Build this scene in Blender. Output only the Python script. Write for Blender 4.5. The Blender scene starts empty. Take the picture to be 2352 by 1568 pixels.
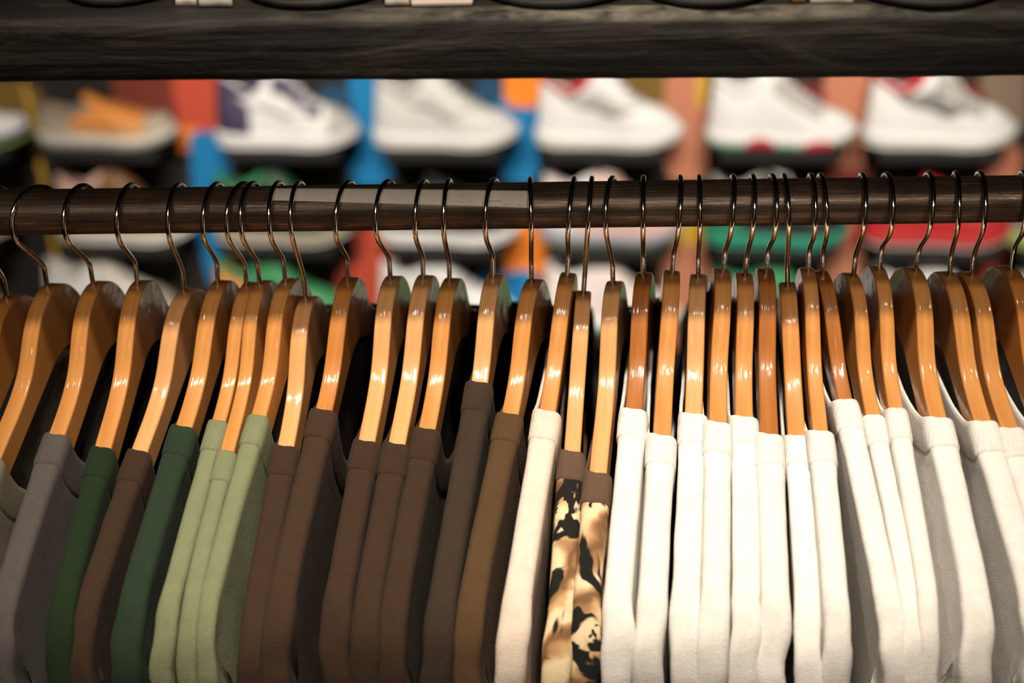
import bpy, bmesh, math, random
from mathutils import Vector, Matrix, noise

S = bpy.context.scene
COL = S.collection
RZ = 1.45                                   # height of the hanging rail above the floor
rad = math.radians

# ------------------------------------------------------------------ camera
F_PX, YAW, PITCH, ROLL = 3500.0, 3.0, 27.0, 1.9
CAM_R = (Matrix.Rotation(rad(YAW), 3, 'Z') @ Matrix.Rotation(rad(90 - PITCH), 3, 'X') @ Matrix.Rotation(rad(-ROLL), 3, 'Z'))
CAM_P = Vector((0.04809, -0.97685, 0.39334 + RZ))
cd = bpy.data.cameras.new('camera')
cam = bpy.data.objects.new('camera', cd)
COL.objects.link(cam)
cam.matrix_world = Matrix.Translation(CAM_P) @ CAM_R.to_4x4()
cd.sensor_width = 36.0
cd.lens = F_PX / 2352 * 36.0
cd.clip_start = 0.05
cd.dof.use_dof = True
cd.dof.focus_distance = 1.025
cd.dof.aperture_fstop = 3.1
S.camera = cam

# ------------------------------------------------------------------ view, world, lights
S.view_settings.view_transform = 'Standard'
S.view_settings.look = 'None'
S.view_settings.gamma = 1.0
S.view_settings.exposure = 0.0
S.view_settings.use_curve_mapping = False
w = bpy.data.worlds.new('world')
S.world = w
w.use_nodes = True
w.node_tree.nodes['Background'].inputs[0].default_value = (1.0, 0.8, 0.6, 1)
w.node_tree.nodes['Background'].inputs[1].default_value = 0.02


def spot(name, loc, aim, watts, angle, color, radius=0.03, blend=0.4):
    ld = bpy.data.lights.new(name, 'SPOT')
    ld.energy = watts
    ld.spot_size = rad(angle)
    ld.spot_blend = blend
    ld.shadow_soft_size = radius
    ld.color = color
    o = bpy.data.objects.new(name, ld)
    COL.objects.link(o)
    o.location = loc
    d = Vector(aim) - Vector(loc)
    o.rotation_euler = d.to_track_quat('-Z', 'Y').to_euler()
    return o


WARM = (1.0, 0.86, 0.70)
FILL = (1.0, 0.82, 0.64)
spot('ceiling_spot_over_rack', (0.14, -0.455, RZ + 1.55), (0.03, -0.14, RZ - 0.1), 108, 33, WARM, 0.034, 0.9)
spot('ceiling_spot_over_rack', (-0.06, -0.47, RZ + 1.55), (0.0, -0.14, RZ - 0.1), 52, 35, WARM, 0.034, 0.9)
spot('ceiling_spot_over_rack', (-0.36, -0.46, RZ + 1.55), (-0.12, -0.14, RZ - 0.1), 34, 35, WARM, 0.034, 0.9)
spot('ceiling_spot_over_rack', (0.24, -0.66, RZ + 1.55), (0.05, -0.12, RZ - 0.1), 34, 34, WARM, 0.034, 0.9)
spot('ceiling_spot_in_shop', (0.5, -3.2, RZ + 1.7), (0.0, 0.0, RZ), 58, 40, FILL, 0.06)
spot('ceiling_spot_in_shop', (-1.0, -3.0, RZ + 1.7), (0.0, 0.0, RZ), 28, 40, FILL, 0.06)
spot('ceiling_spot_in_shop', (1.3, -3.6, RZ + 1.75), (0.0, 0.0, RZ), 40, 40, FILL, 0.06)
spot('ceiling_spot_in_shop', (-0.2, -2.3, RZ + 1.7), (0.0, 0.0, RZ), 12, 44, FILL, 0.06)
spot('added_bounce_spot', (-1.6, -2.6, RZ + 1.7), (-1.2, -4.5, RZ), 70, 80, WARM, 0.1)  # added lamps: brighten the unseen front wall for bounce and hook reflections
spot('added_bounce_spot', (1.6, -2.6, RZ + 1.7), (1.2, -4.5, RZ), 70, 80, WARM, 0.1)
for wx in (-0.9, 0.0, 0.9):
    spot('ceiling_spot_at_wall', (wx * 0.8, -0.55, RZ + 1.6), (wx, 2.0, RZ - 0.95), 330, 36, (1.0, 0.91, 0.80), 0.04, 0.5)


# ------------------------------------------------------------------ helpers
def ray(px, py):
    return CAM_R @ Vector(((px - 1176) / F_PX, -(py - 784) / F_PX, -1.0))


WALL_A = rad(-2.7)                           # the shoe wall stands slightly turned to the rail
WU = Vector((math.cos(WALL_A), math.sin(WALL_A), 0))
WN = Vector((-math.sin(WALL_A), math.cos(WALL_A), 0))   # into the wall
W0 = Vector((0, 2.05, 0))


def on_wall(px, py, off=0.0):
    """point of the wall plane (moved off metres into the room) as (u along the wall, z)"""
    d = ray(px, py)
    o = W0 - WN * off
    t = (o - CAM_P).dot(WN) / d.dot(WN)
    p = CAM_P + d * t
    return (p - W0).dot(WU), p.z


def mesh(name, verts, faces, mat, parent=None, smooth=True, uv=None, loc=None):
    me = bpy.data.meshes.new(name)
    me.from_pydata([tuple(v) for v in verts], [], faces)
    if uv:
        l = me.uv_layers.new(name='UVMap')
        for poly in me.polygons:
            for li in poly.loop_indices:
                l.data[li].uv = uv[me.loops[li].vertex_index]
    if isinstance(smooth, bool):
        for p in me.polygons:
            p.use_smooth = smooth
    else:
        for p, s in zip(me.polygons, smooth):
            p.use_smooth = s
    if isinstance(mat, (list, tuple)):
        for m in mat:
            me.materials.append(m)
    else:
        me.materials.append(mat)
    me.update()
    o = bpy.data.objects.new(name, me)
    COL.objects.link(o)
    if parent:
        o.parent = parent
    if loc:
        o.location = loc
    return o


def fix_normals(o):
    bm = bmesh.new()
    bm.from_mesh(o.data)
    bmesh.ops.recalc_face_normals(bm, faces=bm.faces)
    bm.to_mesh(o.data)
    bm.free()
    return o


def tag(o, label=None, cat=None, group=None, kind=None):
    if label:
        o['label'] = label
    if cat:
        o['category'] = cat
    if group:
        o['group'] = group
    if kind:
        o['kind'] = kind
    return o


def empty(name, loc, rot=None):
    o = bpy.data.objects.new(name, None)
    o.empty_display_size = 0.02
    COL.objects.link(o)
    o.location = loc
    if rot is not None:
        o.rotation_euler = rot
    return o


def grid_faces(nu, nv, close_u=False, close_v=False, base=0):
    f = []
    for i in range(nu if close_u else nu - 1):
        for j in range(nv if close_v else nv - 1):
            a = base + i * nv + j
            b = base + i * nv + (j + 1) % nv
            c = base + ((i + 1) % nu) * nv + (j + 1) % nv
            d = base + ((i + 1) % nu) * nv + j
            f.append((a, d, c, b))
    return f


def lerp(a, b, t):
    return a + (b - a) * t


def interp(x, pts):
    if x <= pts[0][0]:
        return pts[0][1]
    for (x0, y0), (x1, y1) in zip(pts, pts[1:]):
        if x <= x1:
            return y0 + (y1 - y0) * (x - x0) / (x1 - x0)
    return pts[-1][1]


def catmull(pts, n):
    """smooth open curve through pts (list of tuples), n points per span"""
    P = [Vector(p) for p in pts]
    P = [P[0] * 2 - P[1]] + P + [P[-1] * 2 - P[-2]]
    out = []
    for i in range(1, len(P) - 2):
        for k in range(n):
            t = k / n
            a, b, c, d = P[i - 1], P[i], P[i + 1], P[i + 2]
            out.append(0.5 * ((2 * b) + (c - a) * t + (2 * a - 5 * b + 4 * c - d) * t * t + (3 * b - a - 3 * c + d) * t ** 3))
    out.append(P[-2])
    return out


def tube(path, r, seg=12, cap=True, squash=1.0):
    """verts, faces of a round tube along path (Vectors)"""
    V, Fc = [], []
    n = len(path)
    prev = None
    for i, p in enumerate(path):
        tan = (path[min(i + 1, n - 1)] - path[max(i - 1, 0)]).normalized()
        if prev is None:
            up = Vector((1, 0, 0)) if abs(tan.x) < 0.9 else Vector((0, 0, 1))
            a = (up - tan * up.dot(tan)).normalized()
        else:
            a = (prev - tan * prev.dot(tan)).normalized()
        prev = a
        b = tan.cross(a)
        for k in range(seg):
            th = 2 * math.pi * k / seg
            V.append(p + a * (r * math.cos(th)) + b * (r * squash * math.sin(th)))
    Fc = grid_faces(n, seg, close_v=True)
    if cap:
        Fc.append(tuple(range(seg)))
        Fc.append(tuple(range((n - 1) * seg, n * seg))[::-1])
    return V, Fc


def box(x0, x1, y0, y1, z0, z1):
    V = [(x, y, z) for x in (x0, x1) for y in (y0, y1) for z in (z0, z1)]
    Fc = [(0, 1, 3, 2), (4, 6, 7, 5), (0, 4, 5, 1), (2, 3, 7, 6), (0, 2, 6, 4), (1, 5, 7, 3)]
    return V, Fc


def bevel_box(name, b, mat, parent=None, bevel=0.003, seg=2, cuts=None):
    V, Fc = box(*b)
    o = mesh(name, V, Fc, mat, parent)
    bm = bmesh.new()
    bm.from_mesh(o.data)
    bmesh.ops.bevel(bm, geom=bm.edges[:], offset=bevel, segments=seg, affect='EDGES', profile=0.6)
    bmesh.ops.recalc_face_normals(bm, faces=bm.faces)
    bm.to_mesh(o.data)
    bm.free()
    for p in o.data.polygons:
        p.use_smooth = False
    return o


# ------------------------------------------------------------------ materials
def new_mat(name):
    m = bpy.data.materials.new(name)
    m.use_nodes = True
    nt = m.node_tree
    return m, nt, nt.nodes['Principled BSDF']


def nd(nt, typ, **kw):
    n = nt.nodes.new(typ)
    for k, v in kw.items():
        if k in n.inputs:
            n.inputs[k].default_value = v
        else:
            setattr(n, k, v)
    return n


def coords(nt, out, scale, loc=(0, 0, 0)):
    tc = nd(nt, 'ShaderNodeTexCoord')
    mp = nd(nt, 'ShaderNodeMapping')
    mp.inputs['Scale'].default_value = scale
    mp.inputs['Location'].default_value = loc
    nt.links.new(tc.outputs[out], mp.inputs['Vector'])
    return mp.outputs['Vector']


def noise_tex(nt, vec, scale, detail=3.0, rough=0.55, distort=0.0):
    n = nd(nt, 'ShaderNodeTexNoise')
    n.inputs['Scale'].default_value = scale
    n.inputs['Detail'].default_value = detail
    n.inputs['Roughness'].default_value = rough
    n.inputs['Distortion'].default_value = distort
    nt.links.new(vec, n.inputs['Vector'])
    return n.outputs['Fac']


def ramp(nt, fac, stops, interp_='LINEAR'):
    r = nd(nt, 'ShaderNodeValToRGB')
    cr = r.color_ramp
    cr.interpolation = interp_
    while len(cr.elements) < len(stops):
        cr.elements.new(0.5)
    for e, (p, c) in zip(cr.elements, stops):
        e.position = p
        e.color = (c[0], c[1], c[2], 1) if not isinstance(c, float) else (c, c, c, 1)
    nt.links.new(fac, r.inputs['Fac'])
    return r.outputs['Color']


def mixc(nt, fac, a, b, mode='MIX'):
    m = nd(nt, 'ShaderNodeMix', data_type='RGBA', blend_type=mode)
    for sock, v in ((m.inputs[0], fac), (m.inputs[6], a), (m.inputs[7], b)):
        if isinstance(v, (int, float)):
            sock.default_value = v
        elif isinstance(v, (tuple, list)):
            sock.default_value = (v[0], v[1], v[2], 1)
        else:
            nt.links.new(v, sock)
    return m.outputs[2]


def math_n(nt, op, a, b=None, clamp=False):
    m = nd(nt, 'ShaderNodeMath', operation=op, use_clamp=clamp)
    for i, v in enumerate((a, b)):
        if v is None:
            continue
        if isinstance(v, (int, float)):
            m.inputs[i].default_value = v
        else:
            nt.links.new(v, m.inputs[i])
    return m.outputs[0]


def bump(nt, height, strength, dist, bsdf, normal=None, socket='Normal'):
    b = nd(nt, 'ShaderNodeBump')
    b.inputs['Strength'].default_value = strength
    b.inputs['Distance'].default_value = dist
    nt.links.new(height, b.inputs['Height'])
    if normal:
        nt.links.new(normal, b.inputs['Normal'])
    if bsdf:
        nt.links.new(b.outputs['Normal'], bsdf.inputs[socket])
    return b.outputs['Normal']


def plain(name, col, rough=0.6, metal=0.0, sheen=0.0, vary=0.12, scale=40.0, coat=0.0):
    m, nt, b = new_mat(name)
    v = coords(nt, 'Object', (1, 1, 1))
    f = noise_tex(nt, v, scale, 4)
    c = ramp(nt, f, [(0.25, tuple(x * (1 - vary) for x in col)), (0.75, tuple(min(1, x * (1 + vary)) for x in col))])
    nt.links.new(c, b.inputs['Base Color'])
    b.inputs['Roughness'].default_value = rough
    b.inputs['Metallic'].default_value = metal
    b.inputs['Sheen Weight'].default_value = sheen
    b.inputs['Coat Weight'].default_value = coat
    bump(nt, f, 0.15, 0.001, b)
    return m


def wood_mat(name, col, dark, seed):
    m, nt, b = new_mat(name)
    v = coords(nt, 'Object', (220, 9, 16), (seed * 3.1, seed * 1.7, seed))
    g = noise_tex(nt, v, 1.0, 5, 0.6, 0.6)
    v2 = coords(nt, 'Object', (30, 14, 14), (seed, 2, 3))
    g2 = noise_tex(nt, v2, 1.0, 2)
    c1 = ramp(nt, g, [(0.3, dark), (0.62, col)])
    c2 = mixc(nt, math_n(nt, 'MULTIPLY', g2, 0.55), c1, tuple(x * 0.72 for x in col))
    # few small dents and specks
    v3 = coords(nt, 'Object', (160, 60, 60), (seed * 5, 1, 1))
    s = ramp(nt, noise_tex(nt, v3, 1.0, 1), [(0.10, 0.0), (0.16, 1.0)])
    c3 = mixc(nt, s, tuple(x * 0.2 for x in col), c2)
    nt.links.new(c3, b.inputs['Base Color'])
    b.inputs['Roughness'].default_value = 0.42
    b.inputs['Specular IOR Level'].default_value = 0.15
    b.inputs['Coat Weight'].default_value = 0.7
    b.inputs['Coat Roughness'].default_value = 0.13
    vr = coords(nt, 'Object', (330, 13, 13), (seed, seed, 0))
    r1 = noise_tex(nt, vr, 1.0, 2, 0.5)
    vw = coords(nt, 'Object', (110, 45, 45), (0, seed, seed))
    r2 = noise_tex(nt, vw, 1.0, 2)
    h = math_n(nt, 'ADD', r1, math_n(nt, 'MULTIPLY', r2, 0.6))
    bump(nt, h, 0.7, 0.0022, b, socket='Coat Normal')
    bump(nt, g, 0.08, 0.0006, b)
    return m


def cloth_mat(name, col, rib=False, fuzz=0.5, mottle=0.1):
    m, nt, b = new_mat(name)
    vu = coords(nt, 'UV', (1, 1, 1))
    v = coords(nt, 'Object', (1, 1, 1))
    f1 = noise_tex(nt, v, 900, 2, 0.7)
    f2 = noise_tex(nt, v, 70, 4, 0.6)
    lo = tuple(x * (1 - mottle * 2) for x in col)
    hi = tuple(min(0.92, x * (1 + mottle)) for x in col)
    c = ramp(nt, math_n(nt, 'ADD', math_n(nt, 'MULTIPLY', f1, 0.5), math_n(nt, 'MULTIPLY', f2, 0.5)), [(0.3, lo), (0.7, hi)])
    b.inputs['Roughness'].default_value = 0.95
    b.inputs['Specular IOR Level'].default_value = 0.15
    b.inputs['Sheen Weight'].default_value = 0.05 * fuzz
    b.inputs['Sheen Roughness'].default_value = 0.5
    if rib:
        wv = nd(nt, 'ShaderNodeTexWave', wave_type='BANDS', bands_direction='X', wave_profile='SIN')
        wv.inputs['Scale'].default_value = 262.0          # one rib each 1.2 mm
        wv.inputs['Distortion'].default_value = 0.25
        wv.inputs['Detail'].default_value = 0.0
        nt.links.new(vu, wv.inputs['Vector'])
        wf = wv.outputs['Fac']
        c = mixc(nt, ramp(nt, wf, [(0.0, 0.18), (0.45, 0.0)]), c, tuple(x * 0.45 for x in col))
        n1 = bump(nt, wf, 0.22, 0.0006, None)
        bump(nt, f1, 0.35, 0.0012, b, n1)
    else:
        n1 = bump(nt, f2, 0.15, 0.003, None)
        bump(nt, f1, 0.35, 0.0012, b, n1)
    nt.links.new(c, b.inputs['Base Color'])
    return m


def camo_mat(name, seed):
    m, nt, b = new_mat(name)
    v = coords(nt, 'UV', (1, 1, 1), (seed * 1.37, seed * 0.73, 0))
    nz = nd(nt, 'ShaderNodeTexNoise')
    nz.inputs['Scale'].default_value = 26
    nz.inputs['Detail'].default_value = 3
    nt.links.new(v, nz.inputs['Vector'])
    wob = nd(nt, 'ShaderNodeVectorMath', operation='MULTIPLY_ADD')
    nt.links.new(nz.outputs['Color'], wob.inputs[0])
    wob.inputs[1].default_value = (0.035, 0.035, 0.0)
    nt.links.new(v, wob.inputs[2])
    wv = wob.outputs[0]
    # tan ground with long brown and cream strokes
    st = nd(nt, 'ShaderNodeTexWave', wave_type='BANDS', bands_direction='DIAGONAL')
    st.inputs['Scale'].default_value = 13.0
    st.inputs['Distortion'].default_value = 7.0
    st.inputs['Detail'].default_value = 3.0
    st.inputs['Detail Scale'].default_value = 1.6
    nt.links.new(wv, st.inputs['Vector'])
    c = ramp(nt, st.outputs['Fac'], [(0.0, (0.17, 0.09, 0.042)), (0.3, (0.36, 0.21, 0.10)), (0.6, (0.50, 0.33, 0.17)), (0.9, (0.70, 0.56, 0.36))])
    # black branches and blotches
    k = noise_tex(nt, wv, 20, 3, 0.55, 1.4)
    c = mixc(nt, ramp(nt, k, [(0.555, 0.0), (0.585, 1.0)]), c, (0.012, 0.013, 0.012))
    k2 = noise_tex(nt, coords(nt, 'UV', (1, 1, 1), (seed + 7.7, 3.1, 0)), 30, 2, 0.5, 2.2)
    c = mixc(nt, ramp(nt, k2, [(0.60, 0.0), (0.63, 1.0)]), c, (0.015, 0.013, 0.011))
    nt.links.new(c, b.inputs['Base Color'])
    b.inputs['Roughness'].default_value = 0.95
    b.inputs['Specular IOR Level'].default_value = 0.15
    f1 = noise_tex(nt, coords(nt, 'Object', (1, 1, 1)), 900, 2, 0.7)
    bump(nt, f1, 0.4, 0.0012, b)
    return m


def chrome_mat():
    m, nt, b = new_mat('polished_steel')
    v = coords(nt, 'Object', (1, 1, 1))
    f = noise_tex(nt, v, 260, 3)
    nt.links.new(ramp(nt, f, [(0.3, (0.75, 0.74, 0.73)), (0.7, (0.9, 0.89, 0.87))]), b.inputs['Base Color'])
    b.inputs['Metallic'].default_value = 1.0
    b.inputs['Roughness'].default_value = 0.13
    bump(nt, f, 0.25, 0.0004, b)
    return m


def rail_mat():
    m, nt, b = new_mat('brushed_dark_steel')
    v = coords(nt, 'Object', (22, 800, 800))
    s = noise_tex(nt, v, 1.0, 4, 0.7)
    v2 = coords(nt, 'Object', (14, 60, 60))
    p = noise_tex(nt, v2, 1.0, 4, 0.65)
    c = ramp(nt, s, [(0.3, (0.06, 0.041, 0.029)), (0.55, (0.16, 0.112, 0.082)), (0.75, (0.42, 0.32, 0.24))])
    c = mixc(nt, ramp(nt, p, [(0.42, 0.6), (0.6, 0.0)]), c, (0.035, 0.023, 0.017))
    nt.links.new(c, b.inputs['Base Color'])
    b.inputs['Metallic'].default_value = 0.4
    nt.links.new(ramp(nt, s, [(0.3, 0.40), (0.7, 0.18)]), b.inputs['Roughness'])
    bump(nt, s, 0.3, 0.0006, b)
    return m


def sticker_mat():
    m, nt, b = new_mat('scuffed_white_label')
    base = (0.86, 0.83, 0.78)
    v = coords(nt, 'UV', (1, 1, 1))
    f = noise_tex(nt, v, 160, 3)
    c = ramp(nt, f, [(0.3, tuple(x * 0.92 for x in base)), (0.7, base)])
    # long scratches that wear through near the lower right
    sc = noise_tex(nt, coords(nt, 'UV', (55, 900, 1)), 1.0, 3, 0.6)
    sx = nd(nt, 'ShaderNodeSeparateXYZ')
    nt.links.new(v, sx.inputs[0])
    gx = math_n(nt, 'MULTIPLY', math_n(nt, 'SUBTRACT', sx.outputs[0], 0.085), 9.0, True)
    gy = ramp(nt, math_n(nt, 'MULTIPLY', sx.outputs[1], 80.0, True), [(0.05, 1.0), (0.55, 1.0), (0.75, 0.0)])
    th = ramp(nt, sc, [(0.62, 0.0), (0.66, 1.0)])
    k = math_n(nt, 'MULTIPLY', math_n(nt, 'MULTIPLY', th, gx), gy)
    c = mixc(nt, k, c, (0.03, 0.025, 0.02))
    nt.links.new(c, b.inputs['Base Color'])
    b.inputs['Roughness'].default_value = 0.5
    return m


def plank_mat():
    m, nt, b = new_mat('black_stained_timber')
    v = coords(nt, 'Object', (6, 90, 150))
    g = noise_tex(nt, v, 1.0, 6, 0.65, 0.4)
    v2 = coords(nt, 'Object', (9, 30, 45))
    d = noise_tex(nt, v2, 1.0, 5, 0.6, 0.8)
    c = ramp(nt, g, [(0.3, (0.002, 0.0015, 0.0011)), (0.6, (0.005, 0.004, 0.003)), (0.8, (0.013, 0.0105, 0.008))])
    c = mixc(nt, ramp(nt, d, [(0.52, 0.0), (0.72, 0.75)]), c, (0.042, 0.036, 0.028))
    # lamp highlight painted as lighter colour along the worn upper front edge
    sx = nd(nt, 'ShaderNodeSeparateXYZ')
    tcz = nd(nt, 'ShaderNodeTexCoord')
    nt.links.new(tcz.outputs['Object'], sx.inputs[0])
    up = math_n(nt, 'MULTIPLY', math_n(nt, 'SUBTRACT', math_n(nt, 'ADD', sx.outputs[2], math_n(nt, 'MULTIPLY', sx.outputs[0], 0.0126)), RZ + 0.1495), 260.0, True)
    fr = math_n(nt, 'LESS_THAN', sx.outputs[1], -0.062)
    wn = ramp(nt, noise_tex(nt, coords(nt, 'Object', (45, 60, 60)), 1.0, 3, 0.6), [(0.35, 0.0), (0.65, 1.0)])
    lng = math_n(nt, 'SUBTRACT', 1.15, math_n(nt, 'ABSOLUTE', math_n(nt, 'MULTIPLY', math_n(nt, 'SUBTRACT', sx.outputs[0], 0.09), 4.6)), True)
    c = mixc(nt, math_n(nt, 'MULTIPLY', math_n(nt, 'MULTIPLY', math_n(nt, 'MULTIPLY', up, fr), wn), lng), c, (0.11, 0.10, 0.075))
    nt.links.new(c, b.inputs['Base Color'])
    b.inputs['Specular IOR Level'].default_value = 0.25
    nt.links.new(ramp(nt, g, [(0.3, 0.75), (0.7, 0.55)]), b.inputs['Roughness'])
    h = math_n(nt, 'ADD', g, math_n(nt, 'MULTIPLY', d, 1.5))
    bump(nt, h, 0.6, 0.003, b)
    return m


M_WOOD = {
    'pale': wood_mat('pale_varnished_maple', (0.70, 0.37, 0.15), (0.60, 0.29, 0.105), 1.0),
    'honey': wood_mat('honey_varnished_maple', (0.62, 0.28, 0.080), (0.48, 0.195, 0.046), 2.0),
    'amber': wood_mat('amber_varnished_maple', (0.56, 0.225, 0.050), (0.42, 0.150, 0.030), 3.0),
    'dark': wood_mat('dark_amber_varnished_maple', (0.42, 0.150, 0.030), (0.27, 0.085, 0.016), 4.0),
}
M_CHROME = chrome_mat()
M_RAIL = rail_mat()
M_STICK = sticker_mat()
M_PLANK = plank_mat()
M_BLACK = plain('matt_black_board', (0.010, 0.009, 0.008), 0.75)
M_STEEL = plain('black_painted_steel', (0.02, 0.018, 0.016), 0.5, 0.3)

# ------------------------------------------------------------------ the room
FLOOR_M = plain('dark_concrete', (0.06, 0.052, 0.045), 0.6, scale=6)
CEIL_M = plain('dark_ceiling_paint', (0.05, 0.045, 0.04), 0.9, scale=5)
SIDE_M = plain('warm_plaster', (0.30, 0.25, 0.20), 0.9, scale=5)
RM = (-4.0, 4.0, -4.5)


def mural_mat():
    """painted back wall: flat shapes of colour with wobbling edges"""
    m, nt, b = new_mat('painted_mural')
    tc = nd(nt, 'ShaderNodeTexCoord')
    nz = nd(nt, 'ShaderNodeTexNoise')
    nz.inputs['Scale'].default_value = 14.0
    nz.inputs['Detail'].default_value = 2.0
    nt.links.new(tc.outputs['Object'], nz.inputs['Vector'])
    wob = nd(nt, 'ShaderNodeVectorMath', operation='MULTIPLY_ADD')
    nt.links.new(nz.outputs['Color'], wob.inputs[0])
    wob.inputs[1].default_value = (0.03, 0.0, 0.03)
    nt.links.new(tc.outputs['Object'], wob.inputs[2])
    sub = nd(nt, 'ShaderNodeVectorMath', operation='SUBTRACT')
    nt.links.new(wob.outputs[0], sub.inputs[0])
    sub.inputs[1].default_value = (0.015, 0.0, 0.015)
    c = (0.012, 0.009, 0.007)
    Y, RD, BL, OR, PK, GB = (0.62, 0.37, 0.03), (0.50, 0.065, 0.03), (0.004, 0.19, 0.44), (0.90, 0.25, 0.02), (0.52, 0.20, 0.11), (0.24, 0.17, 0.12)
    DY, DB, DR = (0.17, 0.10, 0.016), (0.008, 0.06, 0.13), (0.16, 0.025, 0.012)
    blobs = [  # colour, pixel box in the photograph
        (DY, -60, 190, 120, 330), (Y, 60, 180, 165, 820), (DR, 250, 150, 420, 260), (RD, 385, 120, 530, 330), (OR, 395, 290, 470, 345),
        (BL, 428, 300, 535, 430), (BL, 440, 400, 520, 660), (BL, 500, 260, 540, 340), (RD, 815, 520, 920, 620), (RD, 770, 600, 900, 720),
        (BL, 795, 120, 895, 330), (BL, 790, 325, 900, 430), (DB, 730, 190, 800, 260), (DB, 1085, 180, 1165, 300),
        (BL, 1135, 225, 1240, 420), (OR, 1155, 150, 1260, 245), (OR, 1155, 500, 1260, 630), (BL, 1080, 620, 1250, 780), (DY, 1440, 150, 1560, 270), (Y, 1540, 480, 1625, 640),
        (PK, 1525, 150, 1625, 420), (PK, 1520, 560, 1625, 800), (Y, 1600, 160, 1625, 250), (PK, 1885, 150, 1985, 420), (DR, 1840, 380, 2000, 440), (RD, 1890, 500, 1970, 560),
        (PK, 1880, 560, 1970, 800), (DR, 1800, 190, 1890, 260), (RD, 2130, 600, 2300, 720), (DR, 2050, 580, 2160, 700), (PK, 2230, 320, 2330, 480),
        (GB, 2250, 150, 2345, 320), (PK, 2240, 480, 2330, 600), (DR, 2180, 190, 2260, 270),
    ]
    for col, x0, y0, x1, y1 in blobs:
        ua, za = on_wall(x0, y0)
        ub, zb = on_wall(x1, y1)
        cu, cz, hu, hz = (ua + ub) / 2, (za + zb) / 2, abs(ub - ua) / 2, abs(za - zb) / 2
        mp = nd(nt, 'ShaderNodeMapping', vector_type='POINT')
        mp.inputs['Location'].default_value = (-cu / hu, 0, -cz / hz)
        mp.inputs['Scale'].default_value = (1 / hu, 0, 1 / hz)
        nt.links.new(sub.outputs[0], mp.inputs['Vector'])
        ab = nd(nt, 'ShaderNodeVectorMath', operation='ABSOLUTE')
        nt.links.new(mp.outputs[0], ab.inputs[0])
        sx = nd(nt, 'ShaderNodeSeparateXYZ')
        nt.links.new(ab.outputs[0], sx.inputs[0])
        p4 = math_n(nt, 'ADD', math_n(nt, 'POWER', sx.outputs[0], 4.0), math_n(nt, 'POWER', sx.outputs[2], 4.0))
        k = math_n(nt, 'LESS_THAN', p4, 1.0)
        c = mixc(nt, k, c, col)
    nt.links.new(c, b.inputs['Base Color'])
    b.inputs['Roughness'].default_value = 0.7
    return m


def quad(name, pts, mat):
    o = mesh(name, pts, [(0, 1, 2, 3)], mat, smooth=False)
    return tag(o, kind='structure')


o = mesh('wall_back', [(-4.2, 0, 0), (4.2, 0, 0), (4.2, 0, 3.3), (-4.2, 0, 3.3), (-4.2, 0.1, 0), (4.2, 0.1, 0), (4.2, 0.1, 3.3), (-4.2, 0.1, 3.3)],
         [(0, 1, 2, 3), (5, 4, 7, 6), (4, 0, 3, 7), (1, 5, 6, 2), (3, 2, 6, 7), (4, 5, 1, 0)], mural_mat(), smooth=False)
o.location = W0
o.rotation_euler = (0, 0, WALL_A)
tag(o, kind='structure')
quad('floor', [(-4, -4.5, 0), (4, -4.5, 0), (4, 2.3, 0), (-4, 2.3, 0)], FLOOR_M)
quad('ceiling', [(-4, -4.5, 3.3), (-4, 2.3, 3.3), (4, 2.3, 3.3), (4, -4.5, 3.3)], CEIL_M)
quad('wall_left', [(-4, -4.5, 0), (-4, 2.3, 0), (-4, 2.3, 3.3), (-4, -4.5, 3.3)], SIDE_M)
quad('wall_right', [(4, -4.5, 0), (4, -4.5, 3.3), (4, 2.3, 3.3), (4, 2.3, 0)], SIDE_M)
quad('wall_front', [(-4, -4.5, 0), (-4, -4.5, 3.3), (4, -4.5, 3.3), (4, -4.5, 0)], SIDE_M)

# ------------------------------------------------------------------ the rack
RACK_X = 0.80
rack = empty('clothes_rack', (0, 0, 0))
tag(rack, 'dark garment rack with a round steel rail under a black timber shelf', 'clothes rack')
RR = 0.016


def build_rail():
    n, seg = 120, 40
    V = []
    for i in range(n + 1):
        x = -RACK_X + 2 * RACK_X * i / n
        for k in range(seg):
            a = 2 * math.pi * k / seg
            r = RR * (1 + 0.006 * noise.noise(Vector((x * 20, math.cos(a), math.sin(a)))))
            V.append((x, r * math.cos(a), r * math.sin(a)))
    Fc = grid_faces(n + 1, seg, close_v=True)
    Fc.append(tuple(range(seg)))
    Fc.append(tuple(range(n * seg, (n + 1) * seg))[::-1])
    o = fix_normals(mesh('hanging_rail', V, Fc, M_RAIL, rack, loc=(0, 0, RZ)))
    # paper label stuck along the upper front of the rail, its edge running slightly round the tube
    V, uv = [], []
    nx, na = 60, 10
    xa, xb = -0.1645, 0.0115
    for i in range(nx + 1):
        t = i / nx
        x = lerp(xa, xb, t)
        e0, e1 = lerp(84, 60, t), lerp(43, 16, t)
        for k in range(na + 1):
            e = rad(lerp(e1, e0, k / na))
            r = RR * 1.004 + 0.00022
            V.append((x, -r * math.cos(e), r * math.sin(e)))
            uv.append((t * (xb - xa), k / na * 0.0115))
    s = mesh('label_sticker', V, grid_faces(nx + 1, na + 1), M_STICK, o, uv=uv)
    md = s.modifiers.new('thick', 'SOLIDIFY')
    md.thickness = 0.00015
    s['label'] = 'scuffed white paper label'


build_rail()
SH_B0, SH_T0, SH_F, SH_TILT = 0.1146, 0.1545, -0.082, -0.0126


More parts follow.
